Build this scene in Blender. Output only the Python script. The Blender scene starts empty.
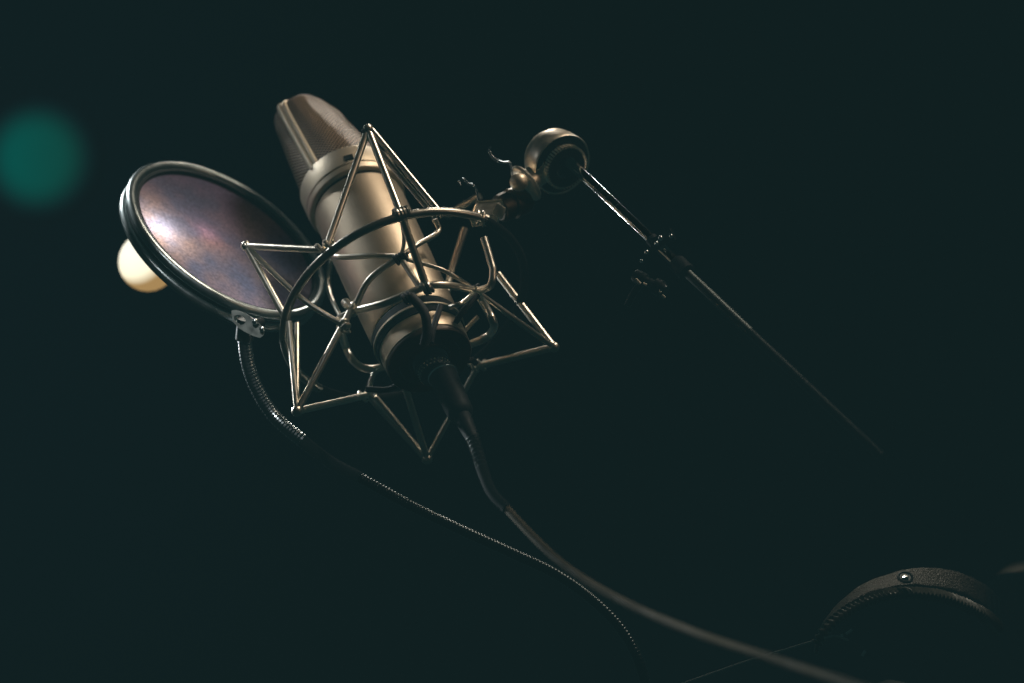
import bpy, bmesh, math, random
from mathutils import Vector, Matrix, noise
random.seed(4)
sc = bpy.context.scene
C = sc.collection

# ------------------------------------------------------------------ camera geometry
K = 36 / 85 / 1024                      # 85 mm lens on a 36 mm sensor
CAM_Z = 1.25
def P(px, py, d):                        # a point at depth d metres seen at that place of the photo
    return Vector(((px - 512) * K * d, d, CAM_Z + (341.5 - py) * K * d))
CAM = Vector((0, 0, CAM_Z))
# axis frame of the microphone: u runs from the base to the head
T = math.radians(40)
V_ = Vector((-.4472, 0, .8944)); AW = Vector((0, 1, 0))
U = (V_ * math.cos(T) + AW * math.sin(T)).normalized()
E1 = Vector((.8944, 0, .4472))
E2 = (V_ * math.sin(T) - AW * math.cos(T)).normalized()
O = P(400, 296, 1.353)
def M3(t, r, deg):                       # mic coordinates: mm along the axis, mm off it, angle round it
    a = math.radians(deg)
    return O + U * (t * .001) + (E1 * math.cos(a) + E2 * math.sin(a)) * (r * .001)
def on(px, py, r, side=1):               # point at r mm from the mic axis, near (1) or far (-1) side
    D = P(px, py, 1.0) - CAM; o = CAM - O
    a = (D.dot(E1), D.dot(E2)); b = (o.dot(E1), o.dot(E2)); r = r * .001
    A = a[0]**2 + a[1]**2; B = 2*(a[0]*b[0] + a[1]*b[1]); c = b[0]**2 + b[1]**2 - r*r
    s = (-B - side * math.sqrt(max(B*B - 4*A*c, 0))) / (2*A)
    return CAM + D * s

# ------------------------------------------------------------------ materials
FLOOR = (.0055, .0143, .0150)            # faint teal glow put into the materials, imitating lifted film blacks
def base_mat(name, col, metal=0, rough=.5, haze=.85, **kw):  # haze: strength of the teal glow that imitates lifted blacks
    m = bpy.data.materials.new(name); m.use_nodes = True
    b = m.node_tree.nodes['Principled BSDF']
    b.inputs['Base Color'].default_value = (*col, 1)
    b.inputs['Metallic'].default_value = metal
    b.inputs['Roughness'].default_value = rough
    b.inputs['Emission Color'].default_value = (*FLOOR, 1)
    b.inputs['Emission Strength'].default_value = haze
    for k, v in kw.items(): b.inputs[k].default_value = v
    return m, b, m.node_tree.nodes, m.node_tree.links
def rough_var(m, b, n, l, scale, lo, hi, bump=0, stretch=(1, 1, 1), col=None, dist=.0002):
    tc = n.new('ShaderNodeTexCoord'); mp = n.new('ShaderNodeMapping'); mp.inputs['Scale'].default_value = stretch
    t = n.new('ShaderNodeTexNoise'); t.inputs['Scale'].default_value = scale; t.inputs['Detail'].default_value = 6
    l.new(tc.outputs['Object'], mp.inputs[0]); l.new(mp.outputs[0], t.inputs['Vector'])
    r = n.new('ShaderNodeMapRange'); r.inputs[3].default_value = lo; r.inputs[4].default_value = hi
    r.inputs[1].default_value = .3; r.inputs[2].default_value = .7
    l.new(t.outputs['Fac'], r.inputs[0]); l.new(r.outputs[0], b.inputs['Roughness'])
    if bump:
        bp = n.new('ShaderNodeBump'); bp.inputs['Strength'].default_value = bump; bp.inputs['Distance'].default_value = dist
        l.new(t.outputs['Fac'], bp.inputs['Height']); l.new(bp.outputs[0], b.inputs['Normal'])
    if col:
        mx = n.new('ShaderNodeMix'); mx.data_type = 'RGBA'
        mx.inputs[6].default_value = (*col[0], 1); mx.inputs[7].default_value = (*col[1], 1)
        t2 = n.new('ShaderNodeTexNoise'); t2.inputs['Scale'].default_value = scale * .17; t2.inputs['Detail'].default_value = 5
        l.new(mp.outputs[0], t2.inputs['Vector'])
        r2 = n.new('ShaderNodeMapRange'); r2.inputs[1].default_value = .35; r2.inputs[2].default_value = .65
        l.new(t2.outputs['Fac'], r2.inputs[0])
        l.new(r2.outputs[0], mx.inputs[0]); l.new(mx.outputs[2], b.inputs['Base Color'])
    return m
def mk(name, col, metal, rough, scale=400, var=.08, bump=0, col2=None, **kw):
    x = base_mat(name, col, metal, rough, **kw)
    return rough_var(*x, scale, max(.03, rough - var), rough + var, bump, col=(col, col2) if col2 else None)
nickel = mk('satin champagne nickel', (.57, .46, .335), 1, .45, 900, .04, .10, (.545, .435, .315))
nickel_band = mk('collar nickel', (.64, .53, .39), 1, .50, 700, .05, .06, (.59, .50, .385))
wire_m = mk('nickel wire', (.64, .57, .47), 1, .33, 500, .05, 0, (.60, .53, .43))
ring_m = mk('dark nickel ring', (.42, .38, .32), 1, .32, 500, .05, 0, (.38, .345, .29))
cast_m = mk('cast satin metal', (.80, .70, .56), 1, .40, 260, .08, .1, (.72, .61, .48))
darkcast = mk('dark cast metal', (.07, .052, .038), 1, .45, 260, .1, .25, (.10, .08, .06))
chrome = mk('chrome tube', (.78, .80, .78), 1, .10, 200, .04)
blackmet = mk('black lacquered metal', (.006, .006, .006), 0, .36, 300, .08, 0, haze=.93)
blackmet.node_tree.nodes['Principled BSDF'].inputs['Specular IOR Level'].default_value = .22
capmet = mk('brown black anodised cap', (.070, .046, .032), .4, .5, 300, .1, .15)
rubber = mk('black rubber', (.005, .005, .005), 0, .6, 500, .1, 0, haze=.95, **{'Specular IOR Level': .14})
shade_m = base_mat('matt black shade', (.006, .006, .006), 0, .9, haze=.96, **{'Specular IOR Level': .03})[0]  # black that imitates shade on the ring, the gooseneck and the cord
cordm = mk('black elastic cord', (.012, .013, .016), 0, .7, 900, .08, .4)
cablem = mk('matt grey black cable', (.085, .066, .040), 0, .8, 120, .1, 0, (.06, .047, .03), **{'Specular IOR Level': .08})
rimm = mk('satin grey hoop', (.38, .41, .40), 1, .32, 200, .05, 0, (.33, .36, .35))
innerhoop = mk('black inner hoop', (.008, .009, .010), 0, .6, 200, .07, 0, haze=.93, **{'Specular IOR Level': .2})
leather = rough_var(*base_mat('pebbled dark leather', (.05, .04, .03), 0, .45), 800, .32, .6, 1, col=((.045, .036, .026), (.06, .048, .035)), dist=.0014)
pleat_m = mk('stitched dark leather', (.05, .045, .032), 0, .42, 600, .08, .5)
goose_m = mk('shaded black gooseneck steel', (.05, .055, .055), 1, .27, 300, .04)  # darker copy of the gooseneck steel, shade put into its colour

def head_mesh_mat(name, period, wire, hole, metal=1, rough=.45):
    m, b, n, l = base_mat(name, wire, metal, rough)
    uv = n.new('ShaderNodeUVMap'); uv.uv_map = 'UVMap'
    sep = n.new('ShaderNodeSeparateXYZ'); l.new(uv.outputs[0], sep.inputs[0])
    def math_(op, a, b2=None):
        x = n.new('ShaderNodeMath'); x.operation = op
        for i, v in enumerate((a, b2)):
            if v is None: continue
            if isinstance(v, (int, float)): x.inputs[i].default_value = v
            else: l.new(v, x.inputs[i])
        return x.outputs[0]
    s = math_('ADD', sep.outputs[0], sep.outputs[1]); d = math_('SUBTRACT', sep.outputs[0], sep.outputs[1])
    w = 2 * math.pi / period / 1.414
    a = math_('ABSOLUTE', math_('SINE', math_('MULTIPLY', s, w / 2)))
    c = math_('ABSOLUTE', math_('SINE', math_('MULTIPLY', d, w / 2)))
    h = math_('MULTIPLY', a, c)                       # 0 on a wire, 1 in the middle of a hole
    r = n.new('ShaderNodeMapRange'); r.inputs[1].default_value = .12; r.inputs[2].default_value = .42
    l.new(h, r.inputs[0])
    mx = n.new('ShaderNodeMix'); mx.data_type = 'RGBA'
    mx.inputs[6].default_value = (*wire, 1); mx.inputs[7].default_value = (*hole, 1)
    l.new(r.outputs[0], mx.inputs[0]); l.new(mx.outputs[2], b.inputs['Base Color'])
    bp = n.new('ShaderNodeBump'); bp.inputs['Strength'].default_value = .9; bp.inputs['Distance'].default_value = .0005; bp.invert = True
    l.new(h, bp.inputs['Height']); l.new(bp.outputs[0], b.inputs['Normal'])
    return m
grille_m = head_mesh_mat('woven brass grille', 1.9, (.29, .185, .105), (.003, .0025, .002), .7, .48)

def filter_mat():
    m, b, n, l = base_mat('purple sheened nylon mesh', (.10, .075, .14), 0, .38, haze=.8)
    b.inputs['Specular IOR Level'].default_value = .35
    tc = n.new('ShaderNodeTexCoord')
    big = n.new('ShaderNodeTexNoise'); big.inputs['Scale'].default_value = 38; big.inputs['Detail'].default_value = 5
    fine = n.new('ShaderNodeTexNoise'); fine.inputs['Scale'].default_value = 620; fine.inputs['Detail'].default_value = 3
    l.new(tc.outputs['Object'], big.inputs['Vector']); l.new(tc.outputs['Object'], fine.inputs['Vector'])
    cr = n.new('ShaderNodeValToRGB'); l.new(big.outputs['Fac'], cr.inputs[0])
    e = cr.color_ramp.elements
    e[0].position = .36; e[0].color = (.009, .011, .055, 1); e[1].position = .62; e[1].color = (.034, .014, .080, 1)  # purple sheen of coloured light put into the nylon's base colour
    mx = n.new('ShaderNodeMix'); mx.data_type = 'RGBA'; mx.blend_type = 'MULTIPLY'; mx.inputs[0].default_value = .75
    fr = n.new('ShaderNodeMapRange'); fr.inputs[1].default_value = .3; fr.inputs[2].default_value = .7; fr.inputs[3].default_value = .55; fr.inputs[4].default_value = 1.35
    l.new(fine.outputs['Fac'], fr.inputs[0]); l.new(cr.outputs[0], mx.inputs[6]); l.new(fr.outputs[0], mx.inputs[7])
    l.new(mx.outputs[2], b.inputs['Base Color'])
    bp = n.new('ShaderNodeBump'); bp.inputs['Strength'].default_value = .35; bp.inputs['Distance'].default_value = .0003
    l.new(fine.outputs['Fac'], bp.inputs['Height']); l.new(bp.outputs[0], b.inputs['Normal'])
    tr = n.new('ShaderNodeBsdfTranslucent'); l.new(fr.outputs[0], tr.inputs['Color'])
    m2 = n.new('ShaderNodeMix'); m2.data_type = 'RGBA'; m2.blend_type = 'MULTIPLY'; m2.inputs[0].default_value = 1
    tint = n.new('ShaderNodeValToRGB'); l.new(big.outputs['Fac'], tint.inputs[0]); te = tint.color_ramp.elements; te[0].position = .38; te[0].color = (.48, .48, .66, 1); te[1].position = .60; te[1].color = (.85, .62, .56, 1)
    l.new(tint.outputs[0], m2.inputs[6]); l.new(fr.outputs[0], m2.inputs[7]); l.new(m2.outputs[2], tr.inputs['Color'])
    ms = n.new('ShaderNodeMixShader'); ms.inputs[0].default_value = .10
    l.new(b.outputs[0], ms.inputs[1]); l.new(tr.outputs[0], ms.inputs[2])
    l.new(ms.outputs[0], n['Material Output'].inputs[0])
    return m
filter_m = filter_mat()

def glow_mat(name, nodes_fn):
    m = bpy.data.materials.new(name); m.use_nodes = True; n = m.node_tree.nodes; l = m.node_tree.links
    n.remove(n['Principled BSDF']); em = n.new('ShaderNodeEmission'); l.new(em.outputs[0], n['Material Output'].inputs[0])
    nodes_fn(n, l, em); return m

# ------------------------------------------------------------------ mesh helpers
def obj(name, bm, mat, parent=None, smooth=True):
    bmesh.ops.recalc_face_normals(bm, faces=bm.faces)
    org = parent.matrix_world.translation.copy() if parent else Vector()
    if parent: org = ROOTLOC[parent.name]
    for v in bm.verts: v.co -= org
    me = bpy.data.meshes.new(name); bm.to_mesh(me); bm.free()
    if smooth:
        for f in me.polygons: f.use_smooth = True
        try: me.set_sharp_from_angle(angle=math.radians(38))
        except Exception: pass
    me.materials.append(mat)
    o = bpy.data.objects.new(name, me); C.objects.link(o)
    if parent: o.parent = parent
    ROOTLOC[o.name] = org
    return o
ROOTLOC = {}
def thing(name, label, cat, loc, group=None):
    o = bpy.data.objects.new(name, None); C.objects.link(o); o.location = loc; o.empty_display_size = .02
    o['label'] = label; o['category'] = cat
    if group: o['group'] = group
    ROOTLOC[o.name] = Vector(loc); return o
def smoothline(pts, sub=8):
    if len(pts) < 3: return [pts[0].lerp(pts[-1], i / 6) for i in range(7)]
    q = [pts[0] * 2 - pts[1]] + list(pts) + [pts[-1] * 2 - pts[-2]]; out = []
    for i in range(1, len(q) - 2):
        a, b, c, d = q[i-1:i+3]
        for k in range(sub):
            t = k / sub
            out.append(.5 * ((2*b) + (c-a)*t + (2*a-5*b+4*c-d)*t*t + (3*b-a-3*c+d)*t**3))
    out.append(pts[-1].copy()); return out
def resample(pts, step):
    L = [0]
    for a, b in zip(pts, pts[1:]): L.append(L[-1] + (b-a).length)
    n = max(2, int(L[-1] / step)); out = []; j = 0
    for i in range(n + 1):
        s = L[-1] * i / n
        while j < len(L) - 2 and L[j+1] < s: j += 1
        f = (s - L[j]) / max(1e-9, L[j+1] - L[j]); out.append(pts[j].lerp(pts[j+1], min(1, f)))
    return out
def tube(bm, pts, r, seg=12, rf=None, closed=False):
    n = len(pts); t0 = (pts[1] - pts[0]).normalized()
    nrm = t0.orthogonal().normalized(); rings = []; prev = t0
    for i, p in enumerate(pts):
        if closed: t = (pts[(i+1) % n] - pts[i-1]).normalized()
        else: t = (pts[min(i+1, n-1)] - pts[max(i-1, 0)]).normalized()
        q = prev.rotation_difference(t); nrm = (q @ nrm).normalized(); prev = t
        bn = t.cross(nrm).normalized(); rr = rf(i, n) if rf else r
        rings.append([bm.verts.new(p + (nrm*math.cos(2*math.pi*k/seg) + bn*math.sin(2*math.pi*k/seg)) * rr) for k in range(seg)])
    m = n if closed else n - 1
    if closed:      # match the seam
        a = rings[-1]; b = rings[0]
        off = min(range(seg), key=lambda s: (a[0].co - b[s].co).length)
    for i in range(m):
        A = rings[i]; B = rings[(i+1) % n]; o2 = off if (closed and i == n-1) else 0
        for k in range(seg):
            bm.faces.new((A[k], A[(k+1) % seg], B[(k+1+o2) % seg], B[(k+o2) % seg]))
    if not closed:
        bm.faces.new(rings[0][::-1]); bm.faces.new(rings[-1])
    return bm
def lathe(bm, org, ax, prof, seg=64, ref=None):      # prof: (mm along ax, mm radius)
    ax = ax.normalized(); x = (ref - ax * ref.dot(ax)).normalized() if ref else ax.orthogonal().normalized(); y = ax.cross(x)
    prev = None
    for t, r in prof:
        c = org + ax * (t * .001)
        if r < .01: ring = [bm.verts.new(c)]
        else: ring = [bm.verts.new(c + (x*math.cos(2*math.pi*k/seg) + y*math.sin(2*math.pi*k/seg)) * (r*.001)) for k in range(seg)]
        if prev:
            for k in range(seg):
                k2 = (k+1) % seg
                if len(prev) == 1 and len(ring) > 1: bm.faces.new((prev[0], ring[k], ring[k2]))
                elif len(ring) == 1 and len(prev) > 1: bm.faces.new((prev[k], prev[k2], ring[0]))
                elif len(ring) > 1: bm.faces.new((prev[k], prev[k2], ring[k2], ring[k]))
        prev = ring
    return bm
def coil(bm, p, ax, r, turns, pitch, wr):
    ax = ax.normalized(); x = ax.orthogonal().normalized(); y = ax.cross(x); N = int(turns * 16)
    pts = [p + ax * ((i/16 - turns/2) * pitch * .001) + (x*math.cos(i*math.pi/8) + y*math.sin(i*math.pi/8)) * (r*.001) for i in range(N+1)]
    return tube(bm, pts, wr * .001, 8)
def ball(bm, p, r, sx=(1, 1, 1)):
    g = bmesh.ops.create_uvsphere(bm, u_segments=20, v_segments=12, radius=r*.001)
    for v in g['verts']: v.co = Vector((v.co.x*sx[0], v.co.y*sx[1], v.co.z*sx[2])) + p
def box(bm, c, x, y, z, bev=.0006):                   # x, y, z: half extents as vectors
    g = bmesh.ops.create_cube(bm, size=2)['verts']
    for v in g: v.co = c + x*v.co.x + y*v.co.y + z*v.co.z
    if bev:
        ed = list({e for v in g for e in v.link_edges})
        bmesh.ops.bevel(bm, geom=ed, offset=bev, segments=2, affect='EDGES', profile=.6)
NB = bmesh.new

# ------------------------------------------------------------------ condenser microphone
mic = thing('condenser_microphone', 'satin champagne nickel condenser microphone with a woven wedge-shaped grille, cradled in the wire shock mount', 'microphone', M3(-52, 0, 0))
bm = lathe(NB(), O, U, [(-27, 20), (-27, 25.2), (-25.5, 25.7), (20, 26.4), (74, 27), (76, 26.6), (77, 24)], 128, E1)
obj('body', bm, nickel, mic)
bm = lathe(NB(), O, U, [(73, 24.5), (73.2, 26), (79, 26), (79.4, 24.5)], 96, E1)
obj('seam_ring', bm, rubber, mic)
bm = lathe(NB(), O, U, [(78.5, 24), (78.7, 28.4), (79.3, 29.0), (82.4, 29.2), (83, 28.7), (83.6, 28.7), (84.2, 29.3), (97, 29.3), (97.8, 28.8), (98, 25)], 128, E1)
band = obj('collar', bm, nickel_band, mic)
d = M3(0, 1, 83) - O; d = d.normalized(); tg = U.cross(d)
s_ = on(349, 158, 29.2); d = (s_ - O); d = (d - U * d.dot(U)).normalized(); tg = U.cross(d)
bm = NB(); box(bm, s_, tg*.0024, d*.0006, U*.0017, .0003); obj('selector_switch', bm, rubber, band)

def head():
    bm = NB(); uvl = bm.loops.layers.uv.new('UVMap')
    A0 = math.radians(115); wa = E1*math.cos(A0) + E2*math.sin(A0); wb = U.cross(wa)
    if wb.dot(E1) < 0: wb = -wb
    N = 96; S = []
    secs = []
    for i in range(25):
        f = i / 24; t = 96 + 64 * f
        a = 27.4 - 4.0 * f**1.2; b = 27.6 - 11.2 * f**.95; ex = 2 + .9 * f
        secs.append((t, a, b, ex))
    for j in range(1, 9):
        f = j / 8 * math.pi / 2; t, a, b, ex = secs[24]
        secs.append((t + 6.5 * math.sin(f), a - 7.5 * (1 - math.cos(f)), b - 7.5 * (1 - math.cos(f)), ex))
    arc = 0; pa = 0; prev = None
    for i, (t, a, b, ex) in enumerate(secs):
        if i: arc += math.hypot(t - secs[i-1][0], b - secs[i-1][2])
        ring = []
        cen = O - wb * (.0056 * min(1, max(0, (t - 96) / 60)))
        for k in range(N):
            an = 2*math.pi*k/N; c, s = math.cos(an), math.sin(an)
            x = a * math.copysign(abs(c)**(2/ex), c); y = b * math.copysign(abs(s)**(2/ex), s)
            ring.append(bm.verts.new(cen + U*(t*.001) + wa*(x*.001) + wb*(y*.001)))
        if prev:
            for k in range(N):
                k2 = (k+1) % N; f = bm.faces.new((prev[k], prev[k2], ring[k2], ring[k]))
                for lp, (u, v) in zip(f.loops, ((k, pa), (k+1, pa), (k+1, arc), (k, arc))): lp[uvl].uv = (u * 2*math.pi*25/N, v)
        prev = ring; pa = arc
    f = bm.faces.new(prev)
    for lp in f.loops:
        d = lp.vert.co - O; lp[uvl].uv = (d.dot(wa)*1000, d.dot(wb)*1000)
    g = obj('head_grille', bm, grille_m, mic)
    for sgn in (1, -1):
        bm = NB()
        for off in (-1, 1):
            pts = []
            for i, (t, a, b, ex) in enumerate(secs):
                if i > 30: break
                pts.append(O - wb * (.0056 * min(1, max(0, (t - 96) / 60))) + U*(t*.001) + wa*(sgn*(a + .3)*.001) + wb*(off*1.75*.001))
            tube(bm, pts, .0021 if off * sgn < 0 else .0014, 10)
        pts = [O - wb * (.0056 * min(1, max(0, (t - 96) / 60))) + U*(t*.001) + wa*(sgn*(a - .1)*.001) for t, a, b, ex in secs[:30]]
        tube(bm, pts, .0012, 8)
        obj('side_rail', bm, nickel_band, g)
head()
bm = lathe(NB(), O, U, [(-27, 24.5), (-28.5, 25.9), (-33, 26.2), (-33.3, 24)], 96, E1); obj('rubber_band', bm, rubber, mic)
bm = lathe(NB(), O, U, [(-33.2, 24), (-33.3, 26.4), (-34.6, 26.4), (-34.8, 24)], 96, E1); obj('trim_ring', bm, nickel_band, mic)
bm = lathe(NB(), O, U, [(-34.7, 23), (-34.8, 25.6), (-38.5, 25.2), (-38.7, 23)], 96, E1); obj('gasket', bm, rubber, mic)
bm = lathe(NB(), O, U, [(-38.6, 22), (-38.7, 24.5), (-49, 24.3), (-49.6, 23.4)], 96, E1); obj('threaded_neck', bm, nickel, mic)
bm = lathe(NB(), O, U, [(-49.3, 23.2), (-49.8, 24.1), (-52, 24.1), (-52.8, 23.6), (-52.8, 17.5), (-51.6, 17), (-51.6, 12), (-52.5, 11.6), (-52.5, 0)], 96, E1)
obj('base_cap', bm, capmet, mic)

# ------------------------------------------------------------------ XLR cable
DN = -U
cab = thing('microphone_cable', 'thick matt black cable plugged into the microphone base and sweeping down to the right', 'cable', M3(-56, 0, 0))
bm = lathe(NB(), O, U, [(-52.4, 10.0), (-56, 10.0), (-56.6, 9.4), (-58, 9.4), (-58.4, 9.0), (-63, 9.0), (-63.4, 7.5), (-63.4, 0)], 64, E1)
sock = obj('plug', bm, blackmet, cab)
bm = NB()
for k in range(0, 26):
    for t in (-59.6, -62):
        ball(bm, M3(t, 9.1, k*360/26 + (7 if t < -61 else 0)), .5)
obj('knurling', bm, cast_m, sock)
plug_ax = [M3(-63, 3.0, -20)]
pdir = (P(479, 452, 1.275) - plug_ax[0]).normalized()
bm = lathe(NB(), plug_ax[0], pdir, [(0, 6), (0, 7.8), (1.5, 8.2), (3.2, 8.2), (4, 7.8), (30, 7.2), (33, 6.2), (34, 4.8), (52, 3.6), (52, 0)], 48)
obj('plug_sleeve', bm, rubber, cab)
bm = lathe(NB(), plug_ax[0], pdir, [(1.9, 8.0), (2, 8.5), (2.7, 8.5), (2.8, 8.0)], 64)
obj('sleeve_ring', bm, chrome, cab)
end = plug_ax[0] + pdir * .050
route = [end - pdir*.01, end, P(489, 487, 1.255), P(507, 509, 1.24), P(560, 562, 1.20), P(620, 600, 1.155), P(700, 635, 1.10), P(790, 665, 1.05), P(880, 695, 1.0), P(960, 735, .96)]
path = resample(smoothline(route, 12), .004)
bm = tube(NB(), path, .0021, 16, rf=lambda i, n: .0021 + .00014*noise.noise(Vector((i*.21, 0, 0))))
obj('cord', bm, cablem, cab)
pb = resample(smoothline(route[:4], 20), .001)
obj('boot_shade', tube(NB(), pb, .0036, 16, rf=lambda i, n: .0038 - .0012*i/n), shade_m, cab)  # black boot lengthened to imitate shade on the start of the cord
bm = NB()
pr = resample(smoothline(route[:4], 20), .0005)
for k in range(9):
    q = pr[min(len(pr)-2, 16 + k*6)]; coil(bm, q, (pr[min(len(pr)-1, 17+k*6)] - q), 3.6 - k*.1, 1, .4, .5)
obj('strain_relief', bm, blackmet, cab)

# ------------------------------------------------------------------ shock mount
sm = thing('shock_mount', 'spider shock mount of nickel wires with a large ring, holding the microphone', 'shock mount', M3(0, 68, 20))
RT = -10
ringpts = [M3(RT, 70.5, a) for a in range(30, 206, 2)]
obj('outer_ring', tube(NB(), ringpts, .0024, 14), ring_m, sm)
obj('ring_shaded_arc', tube(NB(), [M3(RT, 70.5, a) for a in range(204, 394, 3)], .0024, 14), shade_m, sm)  # far arc of the ring coloured black in place of shade
TA = on(368, 129, 80); TB = on(246, 246, 80); TC = on(297, 411, 80, -1) ; TD = on(427, 459, 80, -1); TE = on(554, 347, 80, -1)
TC = on(297, 411, 80, 1)
def ringat(px, py, side=1): return on(px, py, 70.5, side)
def strut(name, pts, r=1.45, mat=wire_m, sub=8, parent=sm):
    pts = smoothline(pts, sub) if len(pts) > 2 else smoothline(pts)
    return obj(name, tube(NB(), pts, r*.00138, 14), mat, parent)
fA, fB, fK = ringat(327, 246), ringat(286, 318), ringat(401, 214)
CL1, CL2, CL3 = on(345, 326, 50, 1), on(368, 395, 62, -1), on(478, 366, 58, -1)
CR = on(476, 291, 40, 1)
# bent V wires meeting at the tips
strut('strut', [fA, TA]); strut('strut', [TA, fK])
strut('strut', [TA + P(372, 130, 1.353) - P(368, 129, 1.353), on(443, 216, 66)], 1.25)
strut('strut', [TA + P(365, 134, 1.353) - P(368, 129, 1.353), on(435, 217, 62)], 1.1)
strut('strut', [TB, ringat(324, 250)]); strut('strut', [TB, fB]); strut('strut', [TB, on(300, 297, 66), CL1], 1.1)
strut('strut', [TC, ringat(289, 322)], 1.2); strut('strut', [TC, on(297, 324, 62)], 1.2)
strut('strut', [TC, on(351, 310, 42)]); strut('strut', [TC, CL2])
strut('strut', [TD, CL2]); strut('strut', [TD, on(376, 397, 60, -1)], 1.1); strut('strut', [TD, on(404, 383, 34, -1)], 1.4); strut('strut', [TD, CL3], 1.2)
strut('strut', [TE, CL3]); strut('strut', [TE, CR], 1.1); strut('strut', [TE, on(498, 274, 64, -1)])
strut('strut', [on(446, 216, 60, -1), on(480, 196, 74, -1)], 1.5)
strut('strut', [on(465, 228, 66, -1), on(451, 272, 60, -1), on(446, 296, 56, -1)], 1.5)
strut('strut', [on(484, 238, 64, 1), on(491, 262, 60, 1), on(493, 272, 58, 1), on(490, 286, 52, 1), CR], 1.5)
# tip bends
for p_, name in ((TA, 'A'), (TB, 'B'), (TC, 'C'), (TD, 'D'), (TE, 'E')):
    bm = NB(); ball(bm, p_, 3.0); obj('tip_bend', bm, wire_m, sm)
# inner cradle
def cr(px, py, r=40, side=1): return on(px, py, r, side)
strut('cradle_wire', [cr(354, 311), cr(385, 303), cr(412, 292), cr(427, 286), cr(447, 285), cr(473, 290)], 1.5)
strut('cradle_wire', [cr(331, 251), cr(335, 256), cr(345, 257), cr(372, 256), cr(400, 257)], 1.2)
strut('cradle_wire', [cr(400, 257), cr(417, 245), cr(438, 232), cr(435, 219, 44)], 1.1)
strut('cradle_wire', [cr(355, 306), cr(370, 279), cr(398, 258)], 1.3)
strut('cradle_wire', [cr(402, 258), cr(440, 269), cr(462, 281), CR], .9)
strut('cradle_wire', [cr(402, 260), cr(421, 290)], 1.2)
strut('cradle_wire', [fK, cr(426, 286)], 1.6)
strut('cradle_wire', [fK, cr(404, 240, 52), cr(401, 257, 40)], .8)
strut('cradle_wire', [cr(340, 327, 46), cr(345, 345, 44, -1), cr(351, 358, 44, -1), cr(361, 367, 44, -1), cr(374, 369, 42, -1), cr(391, 364, 38, -1)], 1.6)
strut('cradle_wire', [CR, cr(493, 321, 44), cr(491, 333, 44, -1), cr(481, 340, 40, -1), cr(462, 347, 34, -1)], 1.6)
strut('cradle_wire', [CL1, cr(337, 319, 48), cr(351, 311, 42)], .9)
strut('cradle_wire', [cr(331, 258, 44, -1), cr(329, 290, 46, -1), CL1], 1.0)
strut('cradle_wire', [CR, cr(462, 303, 42, 1), cr(450, 307, 36, 1)], 1.0)
strut('cradle_wire', [cr(463, 332, 36, -1), cr(478, 317, 44, -1)], 1.0)
strut('cradle_wire', [CL2, cr(374, 374, 44, -1), cr(386, 364, 38, -1)], 1.0)
# metal eyelets where wires wrap the ring and cradle
def eye(p, ax, r=2.6, turns=2, pitch=3.2, wr=1.1, mat=wire_m):
    obj('eyelet', coil(NB(), p, ax, r, turns, pitch, wr), mat, sm)
rt = lambda a: (M3(0, 68, a+2) - M3(0, 68, a-2))
eye(on(326, 247, 70.5), P(20, 10, 1) - P(0, 20, 1), 3.0, 2, 4.6, 1.2)
eye(cr(352, 308, 41), P(14, 20, 1) - P(0, 0, 1), 2.3, 2, 3, 1.3)
bm = NB(); a_, b_ = cr(345, 302, 41), cr(354, 313, 41)
obj('ferrule', tube(bm, [a_, a_.lerp(b_, .5), b_], .0026, 14), wire_m, sm)
eye(CL1, U, 2.4, 2, 3.0, 1.0); eye(CL2, P(10, -3, 1) - P(0, 0, 1), 3.0, 2, 5, 1.0); eye(CL3, P(10, -3, 1) - P(0, 0, 1), 2.8, 2, 4.5, 1.1)
eye(CR + Vector((0, -.002, 0)), P(6, -10, 1) - P(0, 0, 1), 2.4, 2, 3, .9)
eye(cr(427, 287, 41), P(10, -3, 1) - P(0, 0, 1), 2.4, 2, 3, 1.2, ring_m)
eye(on(481, 218, 70), P(10, 3, 1) - P(0, 0, 1), 3.2, 2, 3, 1.2)
# black elastic wrapped in knots
def knot(p, ax, r=2.6, turns=4, pitch=1.8, wr=.95):
    bm = coil(NB(), p, ax, r, turns, pitch, wr); coil(bm, p, ax.cross(Vector((0, 1, 0))), r*.9, 2, pitch, wr); obj('elastic_cord', bm, cordm, sm)
obj('eyelet', coil(NB(), fK, rt(71), 3.0, 4, 2.0, 1.2), ring_m, sm); knot(cr(401, 258), E1, 2.4); knot(TA + Vector((.0005, 0, -.002)), E1, 2.3, 3)
knot(cr(428, 289), E1, 2.4, 3); 
knot(CL2, V_, 2, 2); knot(CR, V_, 2.6, 3); knot(cr(408, 298), E1, 2.5, 3)
strut('elastic_cord', [cr(411, 296, 41), cr(424, 312, 38), cr(427, 330, 32), on(424, 345, 27)], 1.9, cordm)
strut('elastic_cord', [cr(441, 305, 34), cr(433, 330, 30), on(431, 342, 27)], 1.2, cordm)
for a in (20, 200, 300):
    strut('elastic_cord', [M3(-38, 42, a), M3(-44, 33, a+8), M3(-47, 25, a+10)], 1.2, cordm)

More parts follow.
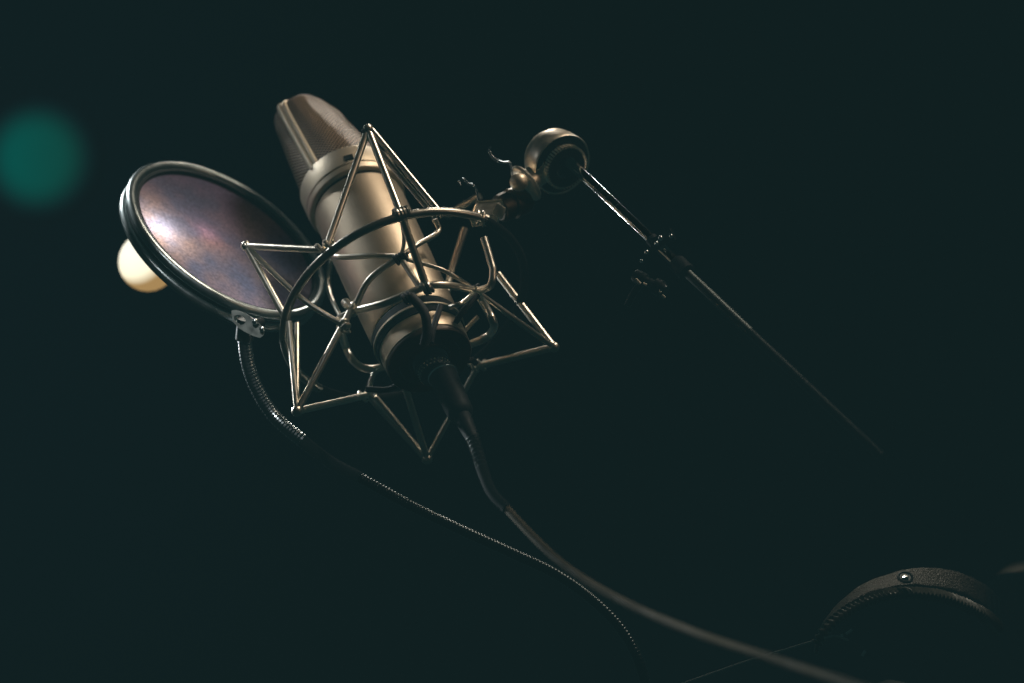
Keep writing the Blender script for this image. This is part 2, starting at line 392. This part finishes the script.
# swivel joint
D = (P(860, 430, 1.22) - P(566, 168, 1.375)).normalized()       # direction of the boom
DC = P(562, 164.5, 1.366)
def at_d(px, py, dd): return P(px, py, dd)
sw_ax = Vector((.50, -.76, -.42)).normalized()
bm = lathe(NB(), DC, sw_ax, [(-19, 0), (-19, 11), (-17.5, 14.4), (-13, 17.0), (-8, 17.9), (-3, 18.2), (0, 18.2), (.8, 17.9), (.8, 17.4), (0, 17.2)], 96)
obj('swivel_drum', bm, cast_m, sm)
seg = 72; bm = lathe(NB(), DC, sw_ax, [(0, 17.3), (-.5, 16.8), (-.5, 0)], 96); obj('drum_face', bm, rubber, sm); bm = NB()
bm = lathe(bm, DC, sw_ax, [(-1.5, 12.2), (4, 12.5), (5.2, 11.8), (5.2, 6.5), (-1.5, 6.5)], seg)
nut = obj('lock_nut', bm, blackmet, sm)
bm = NB(); x = sw_ax.orthogonal().normalized(); y = sw_ax.cross(x)
for k in range(44):
    a = 2*math.pi*k/44; rad = x*math.cos(a) + y*math.sin(a)
    box(bm, DC + rad*.0124 + sw_ax*.0035, rad*.0006, (y*math.cos(a) - x*math.sin(a))*.00045, sw_ax*.0016, .0002)
obj('knurling', bm, cast_m, nut)
# neck below the drum: washer, dome bolt, second barrel, lug to the ring
N1 = P(525, 184, 1.362); nax = (P(545, 170, 1.37) - P(500, 206, 1.36)).normalized()
bm = lathe(NB(), N1, nax, [(-1, 0), (-1, 10.5), (-.2, 11.6), (1.4, 11.8), (2.2, 11), (2.2, 0)], 64); obj('washer', bm, cast_m, sm)
bm = lathe(NB(), P(534, 177, 1.365), nax, [(-5, 0), (-5, 8), (-2, 6.8), (4, 6.8), (10, 10), (10, 0)], 48); obj('swivel_neck', bm, cast_m, sm)
bm = NB(); ball(bm, P(519, 182, 1.352), 5.2); obj('dome_bolt', bm, nickel_band, sm)
bm = lathe(NB(), P(514, 203, 1.368), (P(532, 197, 1.372) - P(496, 212, 1.36)), [(-11, 0), (-11, 6.5), (-9.5, 8), (-4, 8.4), (-3.5, 7.4), (-2, 7.4), (-1.5, 8.8), (7, 8.8), (9, 7.5), (9, 0)], 64)
obj('swivel_barrel', bm, darkcast, sm)
bm = NB(); LC = P(487, 213, 1.352)
ln_ = Vector((-.25, -.60, .76)).normalized(); lx = Vector((.95, 0, -.32)); lx = (lx - ln_*lx.dot(ln_)).normalized(); box(bm, LC, lx*.0070, ln_*.0025, ln_.cross(lx)*.0072, .0010)
box(bm, P(499, 211, 1.346), (P(504, 213, 1.352)-P(494, 207, 1.352))*.5, Vector((0, .004, 0)), (P(502, 204, 1.352)-P(496, 218, 1.352))*.4, .001)
obj('ring_lug', bm, cast_m, sm)
# two bent locking levers
chrome2 = mk('dull chrome lever', (.30, .36, .42), 1, .2, 200, .05)
lv = smoothline([P(513, 176, 1.36), P(510, 163, 1.36), P(503, 162.5, 1.358), P(497, 160.5, 1.357), P(492, 156, 1.356), P(489, 150, 1.355), P(491, 146, 1.355)])
obj('locking_lever', tube(NB(), lv, .0011, 10, rf=lambda i, n: (.0004 + .0006*math.sin(math.pi*i/(n-1)))), chrome2, sm)
lv = smoothline([P(479, 206, 1.36), P(477, 192, 1.36), P(474, 186, 1.358), P(468, 183, 1.357), P(463, 179, 1.355), P(459, 181, 1.355), P(461, 185, 1.355)])
obj('locking_lever', tube(NB(), lv, .0011, 10, rf=lambda i, n: (.0004 + .0005*math.sin(math.pi*i/(n-1)))), chrome2, sm)

# ------------------------------------------------------------------ boom arm
boom = thing('microphone_boom', 'slim dark steel boom tube with a clutch, running from the swivel down to the right', 'boom stand', DC)
BL = (P(860, 430, 1.22) - P(566, 168, 1.375)).length
def onb(mm): return DC + D * (mm * .001)
px2mm = BL * 1000 / 394
BC = P(573.5, 165.5, 1.367)
end = P(900, 474, 1.20); D2 = (end - BC).normalized(); L = (end - BC).length * 1000 * .95
def tpx(x):                               # mm along the boom at which it passes that photo column
    lo, hi = -20.0, 400.0
    for _ in range(50):
        m_ = (lo + hi) / 2; q = BC + D2 * (m_ * .001)
        if 512 + q.x / q.y / K < x: lo = m_
        else: hi = m_
    return lo
dark_chrome = base_mat('dark chrome tube', (.60, .62, .60), 1, .09, haze=.45)[0]
ta, tb, tc_, td = tpx(652), tpx(656), tpx(676), tpx(688)
bm = lathe(NB(), BC, D2, [(-4, 0), (-4, 2.9), (ta, 2.9), (ta, 0)], 48); obj('boom_tube', bm, dark_chrome, boom)
for x_ in (598, 600.5, 603, 609, 618):
    t0 = tpx(x_); bm = lathe(NB(), BC, D2, [(t0, 2.8), (t0 + .05, 3.0), (t0 + .5, 3.0), (t0 + .55, 2.8)], 48); obj('tube_groove', bm, blackmet, boom)
bm = lathe(NB(), BC, D2, [(ta-.5, 2.5), (ta-.5, 3.6), (tb, 3.6), (tb, 2.5)], 48); cl = obj('clutch', bm, rubber, boom)
bm = lathe(NB(), BC, D2, [(tb-.5, 2.9), (tb-.4, 3.0), (tc_, 3.0), (tc_, 0)], 48); obj('clutch_sleeve', bm, dark_chrome, cl)
bm = lathe(NB(), BC, D2, [(tc_-.5, 0), (tc_-.5, 4.0), (tc_+1, 5.0), (td-1, 5.0), (td, 3.5), (td, 0)], 48); obj('clutch_collar', bm, rubber, cl)
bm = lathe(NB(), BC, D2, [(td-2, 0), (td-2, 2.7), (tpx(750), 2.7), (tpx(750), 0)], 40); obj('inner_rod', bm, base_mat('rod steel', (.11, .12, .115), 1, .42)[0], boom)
bm = lathe(NB(), BC, D2, [(tpx(749), 0), (tpx(749), 2.5), (L, 2.5), (L, 0)], 40); obj('rod_fade', bm, base_mat('shaded rod steel', (.028, .03, .029), 1, .5, haze=.93)[0], boom)  # rod end in darker steel, imitating the light fading along it
scr = mk('screw steel', (.7, .7, .68), 1, .2, 200, .05)
for px, py, dd, r in ((660.5, 238, 1.312, 1.5), (671, 236, 1.308, 1.2), (656.5, 243, 1.310, 1.2), (646.5, 252, 1.312, 1.2), (641.5, 261, 1.315, 1.0)):
    bm = NB(); ball(bm, P(px, py, dd), r); obj('screw', bm, scr, cl)
bm = NB()
box(bm, P(662, 240, 1.318), (P(673, 236, 1.31)-P(655, 246, 1.31))*.55, Vector((0, .005, 0)), (P(664, 246, 1.31)-P(660, 238, 1.31))*.5, .001)
box(bm, P(652, 268, 1.322), (P(660, 254, 1.31)-P(644, 282, 1.31))*.5, Vector((0, .005, 0)), (P(658, 272, 1.31)-P(646, 264, 1.31))*.5, .001)
obj('clamp_block', bm, rubber, boom)
hx = (P(668, 292, 1.30) - P(636, 276, 1.31)).normalized()
bm = lathe(NB(), P(648, 282, 1.308), hx, [(-9, 0), (-9, 3.2), (-8, 3.8), (-2, 3.8), (-1, 2.6), (4, 2.6), (5, 4.6), (9, 4.6), (10, 3.6), (12, 3.0), (12, 0)], 32); kn = obj('clamp_knob', bm, blackmet, boom)
for a, b in (((635.5, 279), (640.5, 284)), ((643, 283.5), (647, 285)), ((659, 291.5), (661, 292.5)), ((662, 295), (665, 298))):
    bm = tube(NB(), smoothline([P(*a, 1.300), P(*b, 1.300)]), .0008, 8); obj('screw', bm, cast_m, kn)
bm = tube(NB(), smoothline([P(640, 284, 1.31), P(632, 296, 1.31), P(627, 306, 1.31)]), .002, 10); obj('clamp_lever', bm, blackmet, boom)

# ------------------------------------------------------------------ pop filter
FC = P(227.5, 240, 1.40); maj = Vector((.788, 0, -.615)); mn = Vector((.615, 0, .788))
ca = .45; FN = (mn * math.sqrt(1 - ca*ca) - AW * ca).normalized()        # face normal, towards the mic and the camera
Rf = 112.8 * K * 1.40 * 1000
pf = thing('pop_filter', 'round black mesh pop filter with a painted purple sheen in a grey hoop, left of the microphone', 'pop filter', FC - maj*0)
def onplane(px, py):
    D_ = P(px, py, 1) - CAM
    return CAM + D_ * ((FC - CAM).dot(FN) / D_.dot(FN))
def prof_torus(r, t, w, n=14): return [(t + w*math.sin(2*math.pi*i/n), r + w*math.cos(2*math.pi*i/n)) for i in range(n+1)]
obj('front_hoop', lathe(NB(), FC, FN, prof_torus(Rf - 2.8, 0, 3.1), 160, maj), rimm, pf)
obj('rear_hoop', lathe(NB(), FC, FN, prof_torus(Rf - 3.0, -8.5, 2.9), 160, maj), rimm, pf)
obj('hoop_band', lathe(NB(), FC, FN, [(-1, Rf-4.5), (-1, Rf-2.6), (-7, Rf-2.6), (-7, Rf-4.5)], 160, maj), innerhoop, pf)
obj('inner_hoop', lathe(NB(), FC, FN, [(1.2, Rf-4.5), (1.0, Rf-7.5), (-2.5, Rf-8.2), (-3.5, Rf-4.5)], 160, maj), innerhoop, pf)
bm = NB(); f2 = FN.cross(maj)
bm = lathe(NB(), FC - FN*.0015, FN, [(-1.2, 0)] + [(-1.2*math.cos(i/24*math.pi/2)*1.0, (Rf-7)*i/24) for i in range(1, 25)], 96, maj)
obj('mesh_screen', bm, filter_m, pf)
# clip and gooseneck
bm = NB(); k1, k2 = P(229.5, 314.5, 1.333), P(263, 333, 1.333)
ax = (k2 - k1).normalized(); up = Vector((0, 1, 0)).cross(ax).normalized()
if up.z < 0: up = -up
def plate(bm, poly, thick, hole=None):
    # poly in (mm along ax, mm up) ; ring-shaped around the hole
    n = len(poly); cx, cy, rx, ry = hole
    A = []; B = []
    for s in (-1, 1):
        A.append([bm.verts.new(k1 + ax*(x*.001) + up*(y*.001) + Vector((0, s*thick*.001, 0))) for x, y in poly])
        ins = []
        for x, y in poly:
            an = math.atan2(y - cy, x - cx); ins.append(bm.verts.new(k1 + ax*((cx + rx*math.cos(an))*.001) + up*((cy + ry*math.sin(an))*.001) + Vector((0, s*thick*.001, 0))))
        B.append(ins)
    for i in range(n):
        j = (i+1) % n
        for s in (0, 1): bm.faces.new((A[s][i], A[s][j], B[s][j], B[s][i]))
        bm.faces.new((A[0][i], A[0][j], A[1][j], A[1][i])); bm.faces.new((B[0][i], B[0][j], B[1][j], B[1][i]))
poly = [(0, 2.5), (1.5, 0), (4, -2.5), (8, -4), (12, -4.2), (17, -4), (21, -3.2), (22, -1), (21, 1.5), (17, 3.5), (13, 4.0), (9, 4.8), (5, 4.6), (1.5, 3.8)]
plate(bm, poly, 1.6, (6.4, .2, 3.5, 2.5)); 
clip = obj('clip', bm, mk('dull zinc clip', (.30, .31, .28), .9, .42, 250, .12, .5), pf, smooth=False)
bm = NB(); ball(bm, P(255, 321.5, 1.330), 1.9); ball(bm, P(262, 329, 1.330), 1.6); obj('screw', bm, scr, clip)
obj('clip_arm', tube(NB(), smoothline([P(262, 322, 1.350), P(254, 325, 1.346), P(247, 328, 1.342)]), .003, 12), rubber, pf)
gn = [P(246, 324, 1.342), P(245, 340, 1.345), P(248, 364, 1.35), P(257, 389, 1.355), P(275, 417, 1.36), P(303, 441, 1.36), P(332, 463, 1.36), P(364, 480, 1.35), P(410, 505, 1.34),
      P(455, 527, 1.33), P(512, 553, 1.32), P(556, 574, 1.31), P(593, 600, 1.30), P(622, 630, 1.295), P(640, 664, 1.29), P(648, 700, 1.29), P(650, 740, 1.29)]
gp = resample(smoothline(gn, 14), .00050)
def cut(px):                              # first sample right of that photo column
    return next(k for k, q in enumerate(gp) if k > 60 and 512 + q.x / q.y / K > px)
g1, g2 = cut(303), cut(358)
ribs = lambda r, a, per: (lambda i, n: r + a*math.sin(i*2*math.pi/per))
obj('gooseneck', tube(NB(), gp[:g1], .0036, 18, rf=ribs(.0038, .00020, 4)), mk('lit gooseneck steel', (.34, .36, .36), 1, .22, 300, .04), pf)  # brighter copy of the gooseneck steel, light put into its colour
obj('gooseneck_shaded', tube(NB(), gp[g1-4:g2+4], .0036, 18, rf=lambda i, n: .0034), shade_m, pf)  # middle stretch of the gooseneck painted black to look unlit
obj('lower_gooseneck', tube(NB(), gp[g2:], .003, 18, rf=ribs(.0030, .00016, 4)), goose_m, pf)
bm = lathe(NB(), gp[0], (gp[10] - gp[0]), [(-3, 0), (-3, 5), (9, 5), (10, 4), (10, 0)], 32); obj('gooseneck_socket', bm, blackmet, pf)

# ------------------------------------------------------------------ headphones
hp = thing('headphones', 'dark leather headphones with a pebbled headband and pleated cushion, at the lower right', 'headphones', P(905, 600, 1.33))
arc = [P(816, 652, 1.30), P(819.5, 637, 1.30), P(827, 622, 1.303), P(841, 606.5, 1.308), P(861, 592.5, 1.315), P(885, 583, 1.325), P(912, 578, 1.335), P(941, 579, 1.35), P(966, 586, 1.365), P(986, 598, 1.385), P(1000, 612, 1.42)]
path = resample(smoothline(arc, 12), .0012)
def strap(bm, path, w, h, wdir, mod=None):
    n = len(path); rings = []
    for i, p in enumerate(path):
        t = (path[min(i+1, n-1)] - path[max(i-1, 0)]).normalized()
        w0 = wdir(i / (n-1)) if callable(wdir) else wdir
        wd = (w0 - t*w0.dot(t)).normalized(); nd = t.cross(wd).normalized()
        if nd.z < 0: nd = -nd
        hh = h * (mod(i, n) if mod else 1); ww = w
        ring = []
        for k in range(20):
            a = 2*math.pi*k/20; c, s = math.cos(a), math.sin(a)
            ring.append(bm.verts.new(p + wd*(ww*math.copysign(abs(c)**.55, c)) + nd*(hh*math.copysign(abs(s)**.7, s))))
        rings.append(ring)
    for A, B in zip(rings, rings[1:]):
        for k in range(20): bm.faces.new((A[k], A[(k+1) % 20], B[(k+1) % 20], B[k]))
    bm.faces.new(rings[0][::-1]); bm.faces.new(rings[-1])
    return bm
wdir = lambda f: Vector((.10 + .2*f, .95, -.06 + .72*min(1, f*1.3))).normalized()
def lowered(path, mm, back=0): return [p + Vector((0, back*.001, -mm*.001)) for p in path]
hb = obj('headband', strap(NB(), path, .0080, .0012, wdir, lambda i, n: 1 + .15*math.sin(i*.5)), leather, hp)
arc2 = [P(817, 644, 1.292), P(824, 632, 1.292), P(835, 620, 1.295), P(851, 608.5, 1.30), P(871, 599, 1.306), P(893, 594, 1.313), P(918, 593.5, 1.322), P(943, 597, 1.333), P(966, 605.5, 1.345), P(985, 616, 1.36), P(998, 628, 1.39)]
path2 = resample(smoothline(arc2, 12), .0006)
obj('band_cushion', strap(NB(), path2, .0045, .0024, Vector((.25, .95, .1)).normalized(), lambda i, n: 1 + .42*math.sin(i*2*math.pi/5+noise.noise(Vector((i*.05, 3, 0)))) + .12*noise.noise(Vector((i*.3, 0, 0)))), pleat_m, hp)
bm = NB(); RP = P(905, 578.5, 1.316)
nrm_ = Vector((.04, -.58, .80)).normalized()
rv = obj('rivet', lathe(NB(), RP + nrm_*.0005, nrm_, [(0, 0), (0, 4.6), (.8, 4.5), (1.1, 3.6), (.6, 3.0), (.6, 0)], 40), blackmet, hp)
bm = NB(); box(bm, RP + nrm_*.0016, Vector((.0016, 0, .0003)), nrm_*.0003, Vector((.0002, .001, .0007)), .0002); obj('rivet_face', bm, scr, rv)
def cup(c, n, r, name='ear_cup'):
    o = obj(name, lathe(NB(), c, n, [(-16, 0), (-16, r*.55), (-13, r*.8), (-6, r*.93), (0, r*.95), (3, r), (9, r*1.02), (16, r*.95), (19, r*.8), (19, r*.5), (13, r*.42), (13, 0)], 64), rubber, hp)
cup(P(885, 745, 1.33), Vector((.9, .3, .1)), 34); 
cup(P(1032, 618, 1.52), Vector((-.5, .6, -.35)), 32)
bm = NB(); ball(bm, P(1030, 592, 1.95), 30, (1, .6, .72)); obj('ear_cushion', bm, leather, hp)
bm = tube(NB(), smoothline([P(846, 634, 1.30), P(852, 629.5, 1.30)]), .0007, 8); tube(bm, smoothline([P(862, 656, 1.30), P(865, 651, 1.30)]), .0007, 8); tube(bm, smoothline([P(841, 635.5, 1.30), P(843, 635, 1.30)]), .0007, 8)
obj('slider_pin', bm, scr, hp)
cd = smoothline([P(640, 700, 1.33), P(690, 681, 1.33), P(750, 660, 1.33), P(787, 649, 1.325), P(812, 641.5, 1.31), P(834, 636, 1.30), P(848, 640, 1.31)])
obj('cord', tube(NB(), cd, .00055, 10), mk('thin grey cord', (.32, .34, .33), .4, .35, 200, .06), hp)

# ------------------------------------------------------------------ background lamps and backdrop
gl = P(147.8, 262, 1.50)
lamp = thing('globe_lamp', 'small cream glowing globe lamp half hidden behind the pop filter', 'lamp', gl)
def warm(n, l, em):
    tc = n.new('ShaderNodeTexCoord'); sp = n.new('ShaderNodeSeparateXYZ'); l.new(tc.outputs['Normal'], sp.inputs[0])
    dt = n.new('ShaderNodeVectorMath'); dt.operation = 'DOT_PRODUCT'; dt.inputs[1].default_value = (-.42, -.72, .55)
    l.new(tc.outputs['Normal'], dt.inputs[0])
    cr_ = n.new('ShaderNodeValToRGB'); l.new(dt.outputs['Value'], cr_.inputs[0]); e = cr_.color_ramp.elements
    e[0].position = .05; e[0].color = (.32, .20, .08, 1); e[1].position = .45; e[1].color = (.95, .87, .63, 1)  # shading towards the lower right put into the globe's emission colour
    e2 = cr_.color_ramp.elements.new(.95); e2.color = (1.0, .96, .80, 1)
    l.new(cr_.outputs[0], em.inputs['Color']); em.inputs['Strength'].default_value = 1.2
bm = NB(); ball(bm, gl, 29.5*K*1.50*1000)
obj('globe', bm, glow_mat('frosted lit glass', warm), lamp)
bm = lathe(NB(), gl + Vector((.006, .016, -.004)), Vector((.6, .7, -.1)), [(0, 0), (0, 8), (14, 8), (16, 6), (24, 6), (24, 0)], 32); obj('lamp_socket', bm, blackmet, lamp)

gd = 3.0; gc = P(38, 158, gd)
gl2 = thing('stage_light', 'round green stage light, dim and out of focus in the dark at the far left', 'stage light', gc)
def green(n, l, em):
    tc = n.new('ShaderNodeTexCoord'); sp = n.new('ShaderNodeSeparateXYZ'); l.new(tc.outputs['Object'], sp.inputs[0])
    mr = n.new('ShaderNodeMapRange'); mr.inputs[1].default_value = -.06; mr.inputs[2].default_value = .06
    l.new(sp.outputs[0], mr.inputs[0])
    cr_ = n.new('ShaderNodeValToRGB'); l.new(mr.outputs[0], cr_.inputs[0]); e = cr_.color_ramp.elements
    e[0].color = (.0025, .086, .074, 1); e[1].color = (.006, .056, .044, 1)
    ln = n.new('ShaderNodeVectorMath'); ln.operation = 'LENGTH'; l.new(tc.outputs['Object'], ln.inputs[0])
    fo = n.new('ShaderNodeMapRange'); fo.interpolation_type = 'SMOOTHSTEP'; fo.inputs[1].default_value = .030; fo.inputs[2].default_value = .072; fo.inputs[3].default_value = 0; fo.inputs[4].default_value = 1
    l.new(ln.outputs['Value'], fo.inputs[0])
    fm = n.new('ShaderNodeMix'); fm.data_type = 'RGBA'; l.new(fo.outputs[0], fm.inputs[0]); l.new(cr_.outputs[0], fm.inputs[6]); fm.inputs[7].default_value = (.006, .0170, .0200, 1)
    l.new(fm.outputs[2], em.inputs['Color']); em.inputs['Strength'].default_value = 1.0
rg = 57 * K * gd * 1000
obj('lens', lathe(NB(), gc, Vector((0, -1, 0)), [(3, 0), (2, rg*.5), (0, rg)], 64), glow_mat('green lamp lens', green), gl2)
obj('housing', lathe(NB(), gc, Vector((0, 1, 0)), [(-4, rg), (-4, rg+2), (40, rg+1), (90, rg*.7), (90, 0)], 64), mk('stage lamp housing', (.01, .01, .012), 0, .8, 100, .05, haze=.9), gl2)

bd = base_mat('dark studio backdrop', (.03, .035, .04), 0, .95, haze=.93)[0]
bm = NB()
n_ = 40
vs = [[bm.verts.new(Vector((-4 + 8*i/n_, 4.4 + .05*math.sin(i*1.3), CAM_Z - 2.5 + 5*j/6))) for j in range(7)] for i in range(n_+1)]
for i in range(n_):
    for j in range(6): bm.faces.new((vs[i][j], vs[i+1][j], vs[i+1][j+1], vs[i][j+1]))
bo = obj('backdrop', bm, bd); bo['kind'] = 'structure'; bo['label'] = 'plain dark teal studio backdrop behind the microphone'

# ------------------------------------------------------------------ light
w = bpy.data.worlds.new('World'); sc.world = w; w.use_nodes = True
w.node_tree.nodes['Background'].inputs[0].default_value = (*FLOOR, 1); w.node_tree.nodes['Background'].inputs[1].default_value = .5
def light(name, kind, loc, target, power, col, size=.1, spot=None, blend=1, size_y=None):
    ld = bpy.data.lights.new(name, kind); ld.energy = power; ld.color = col
    if kind == 'AREA':
        ld.size = size
        if size_y: ld.shape = 'RECTANGLE'; ld.size_y = size_y
    elif kind in ('SPOT', 'POINT'): ld.shadow_soft_size = size
    if spot: ld.spot_size = math.radians(spot); ld.spot_blend = blend
    o = bpy.data.objects.new(name, ld); C.objects.link(o); o.location = loc
    o.rotation_euler = (Vector(target) - Vector(loc)).to_track_quat('-Z', 'Y').to_euler()
    return o
CEN = M3(40, 0, 0)
light('key_lamp', 'SPOT', CEN + Vector((.47, .06, .92)), M3(62, 0, 0), 78, (1, .87, .71), .26, 22, 1)
light('left_lamp', 'SPOT', CEN + Vector((-1.0, .16, .40)), M3(60, 0, 0), 1.2, (.90, .95, 1), .04, 12, 1)
light('hoop_fill', 'SPOT', P(180, 225, 1.39) + Vector((-.60, .55, .62)), P(180, 225, 1.39), 30, (.90, .97, 1), .04, 11, 1)  # added unseen narrow spot that brightens the filter hoop
light('gooseneck_rim_fill', 'SPOT', P(256, 375, 1.36) + Vector((-.62, .70, .25)), P(249, 358, 1.352), 170, (.90, .97, 1), .03, 8, 1)  # unseen spot added for the edge highlight on the upper gooseneck
light('gooseneck_front_fill', 'SPOT', P(256, 375, 1.36) + Vector((-.15, -.90, .75)), P(249, 352, 1.352), 30, (.92, .97, 1), .02, 6, 1)  # second unseen spot added to brighten the gooseneck from the front
light('rear_lamp', 'SPOT', CEN + Vector((.0, .85, .60)), M3(-5, 0, 0), 11, (1, .93, .82), .05, 18, 1)
light('front_lamp', 'SPOT', CEN + Vector((.75, -.35, .35)), M3(60, 0, 0), 2.6, (1, .72, .50), .09, 18, 1)
BM = P(602, 195, 1.345)
light('boom_fill_low', 'SPOT', BM + Vector((-.66, .68, -.315)) * .9, BM, 1.8, (.95, 1, .98), .012, 10, 1)  # unseen spot added to draw the lower highlight line on the tube
light('boom_fill_high', 'SPOT', BM + Vector((.32, .68, .66)) * .9, BM - Vector((.012, 0, -.012)), .7, (.95, 1, .98), .010, 7, 1)  # unseen spot added for the upper highlight line on the tube
light('added_filter_backlight', 'POINT', onplane(160, 226) - FN*.014, FC, .20, (1, .90, .78), .006)  # added hidden point light that makes the hotspot in the mesh
light('added_pink_backlight', 'POINT', onplane(208, 229) - FN*.010, FC, .014, (1, .45, .4), .004)  # hidden point light added for a small pink spot in the mesh
light('headphone_fill', 'SPOT', P(930, 590, 1.34) + Vector((.05, .30, .8)), P(925, 590, 1.34), 12, (1, .90, .72), .03, 11, 1)  # added spot out of view, only to light the headband
light('cable_fill', 'SPOT', P(700, 640, 1.1) + Vector((-.25, .1, .7)), P(700, 640, 1.1), 3.5, (1, .90, .70), .05, 15, 1)  # added spot out of view, brightening the cable alone
light('cushion_fill', 'SPOT', P(1008, 574, 1.95) + Vector((-.15, .15, .6)), P(1008, 575, 1.95), 9, (1, .88, .66), .02, 6, 1)  # narrow unseen spot added to pick out the far ear cushion
light('backdrop_lamp', 'SPOT', Vector((-1.6, 3.0, CAM_Z + .1)), Vector((-1.35, 4.4, CAM_Z + .15)), 5, (.2, .55, 1), .1, 90, 1)

# ------------------------------------------------------------------ camera
cd_ = bpy.data.cameras.new('camera'); cam = bpy.data.objects.new('camera', cd_); C.objects.link(cam)
cam.location = CAM; cam.rotation_euler = (math.pi/2, 0, 0)
cd_.lens = 85; cd_.sensor_width = 36; cd_.clip_start = .05; cd_.clip_end = 100
cd_.dof.use_dof = True; cd_.dof.focus_distance = 1.315; cd_.dof.aperture_fstop = 4.5
sc.camera = cam
sc.view_settings.view_transform = 'Standard'; sc.view_settings.look = 'None'; sc.view_settings.exposure = 0
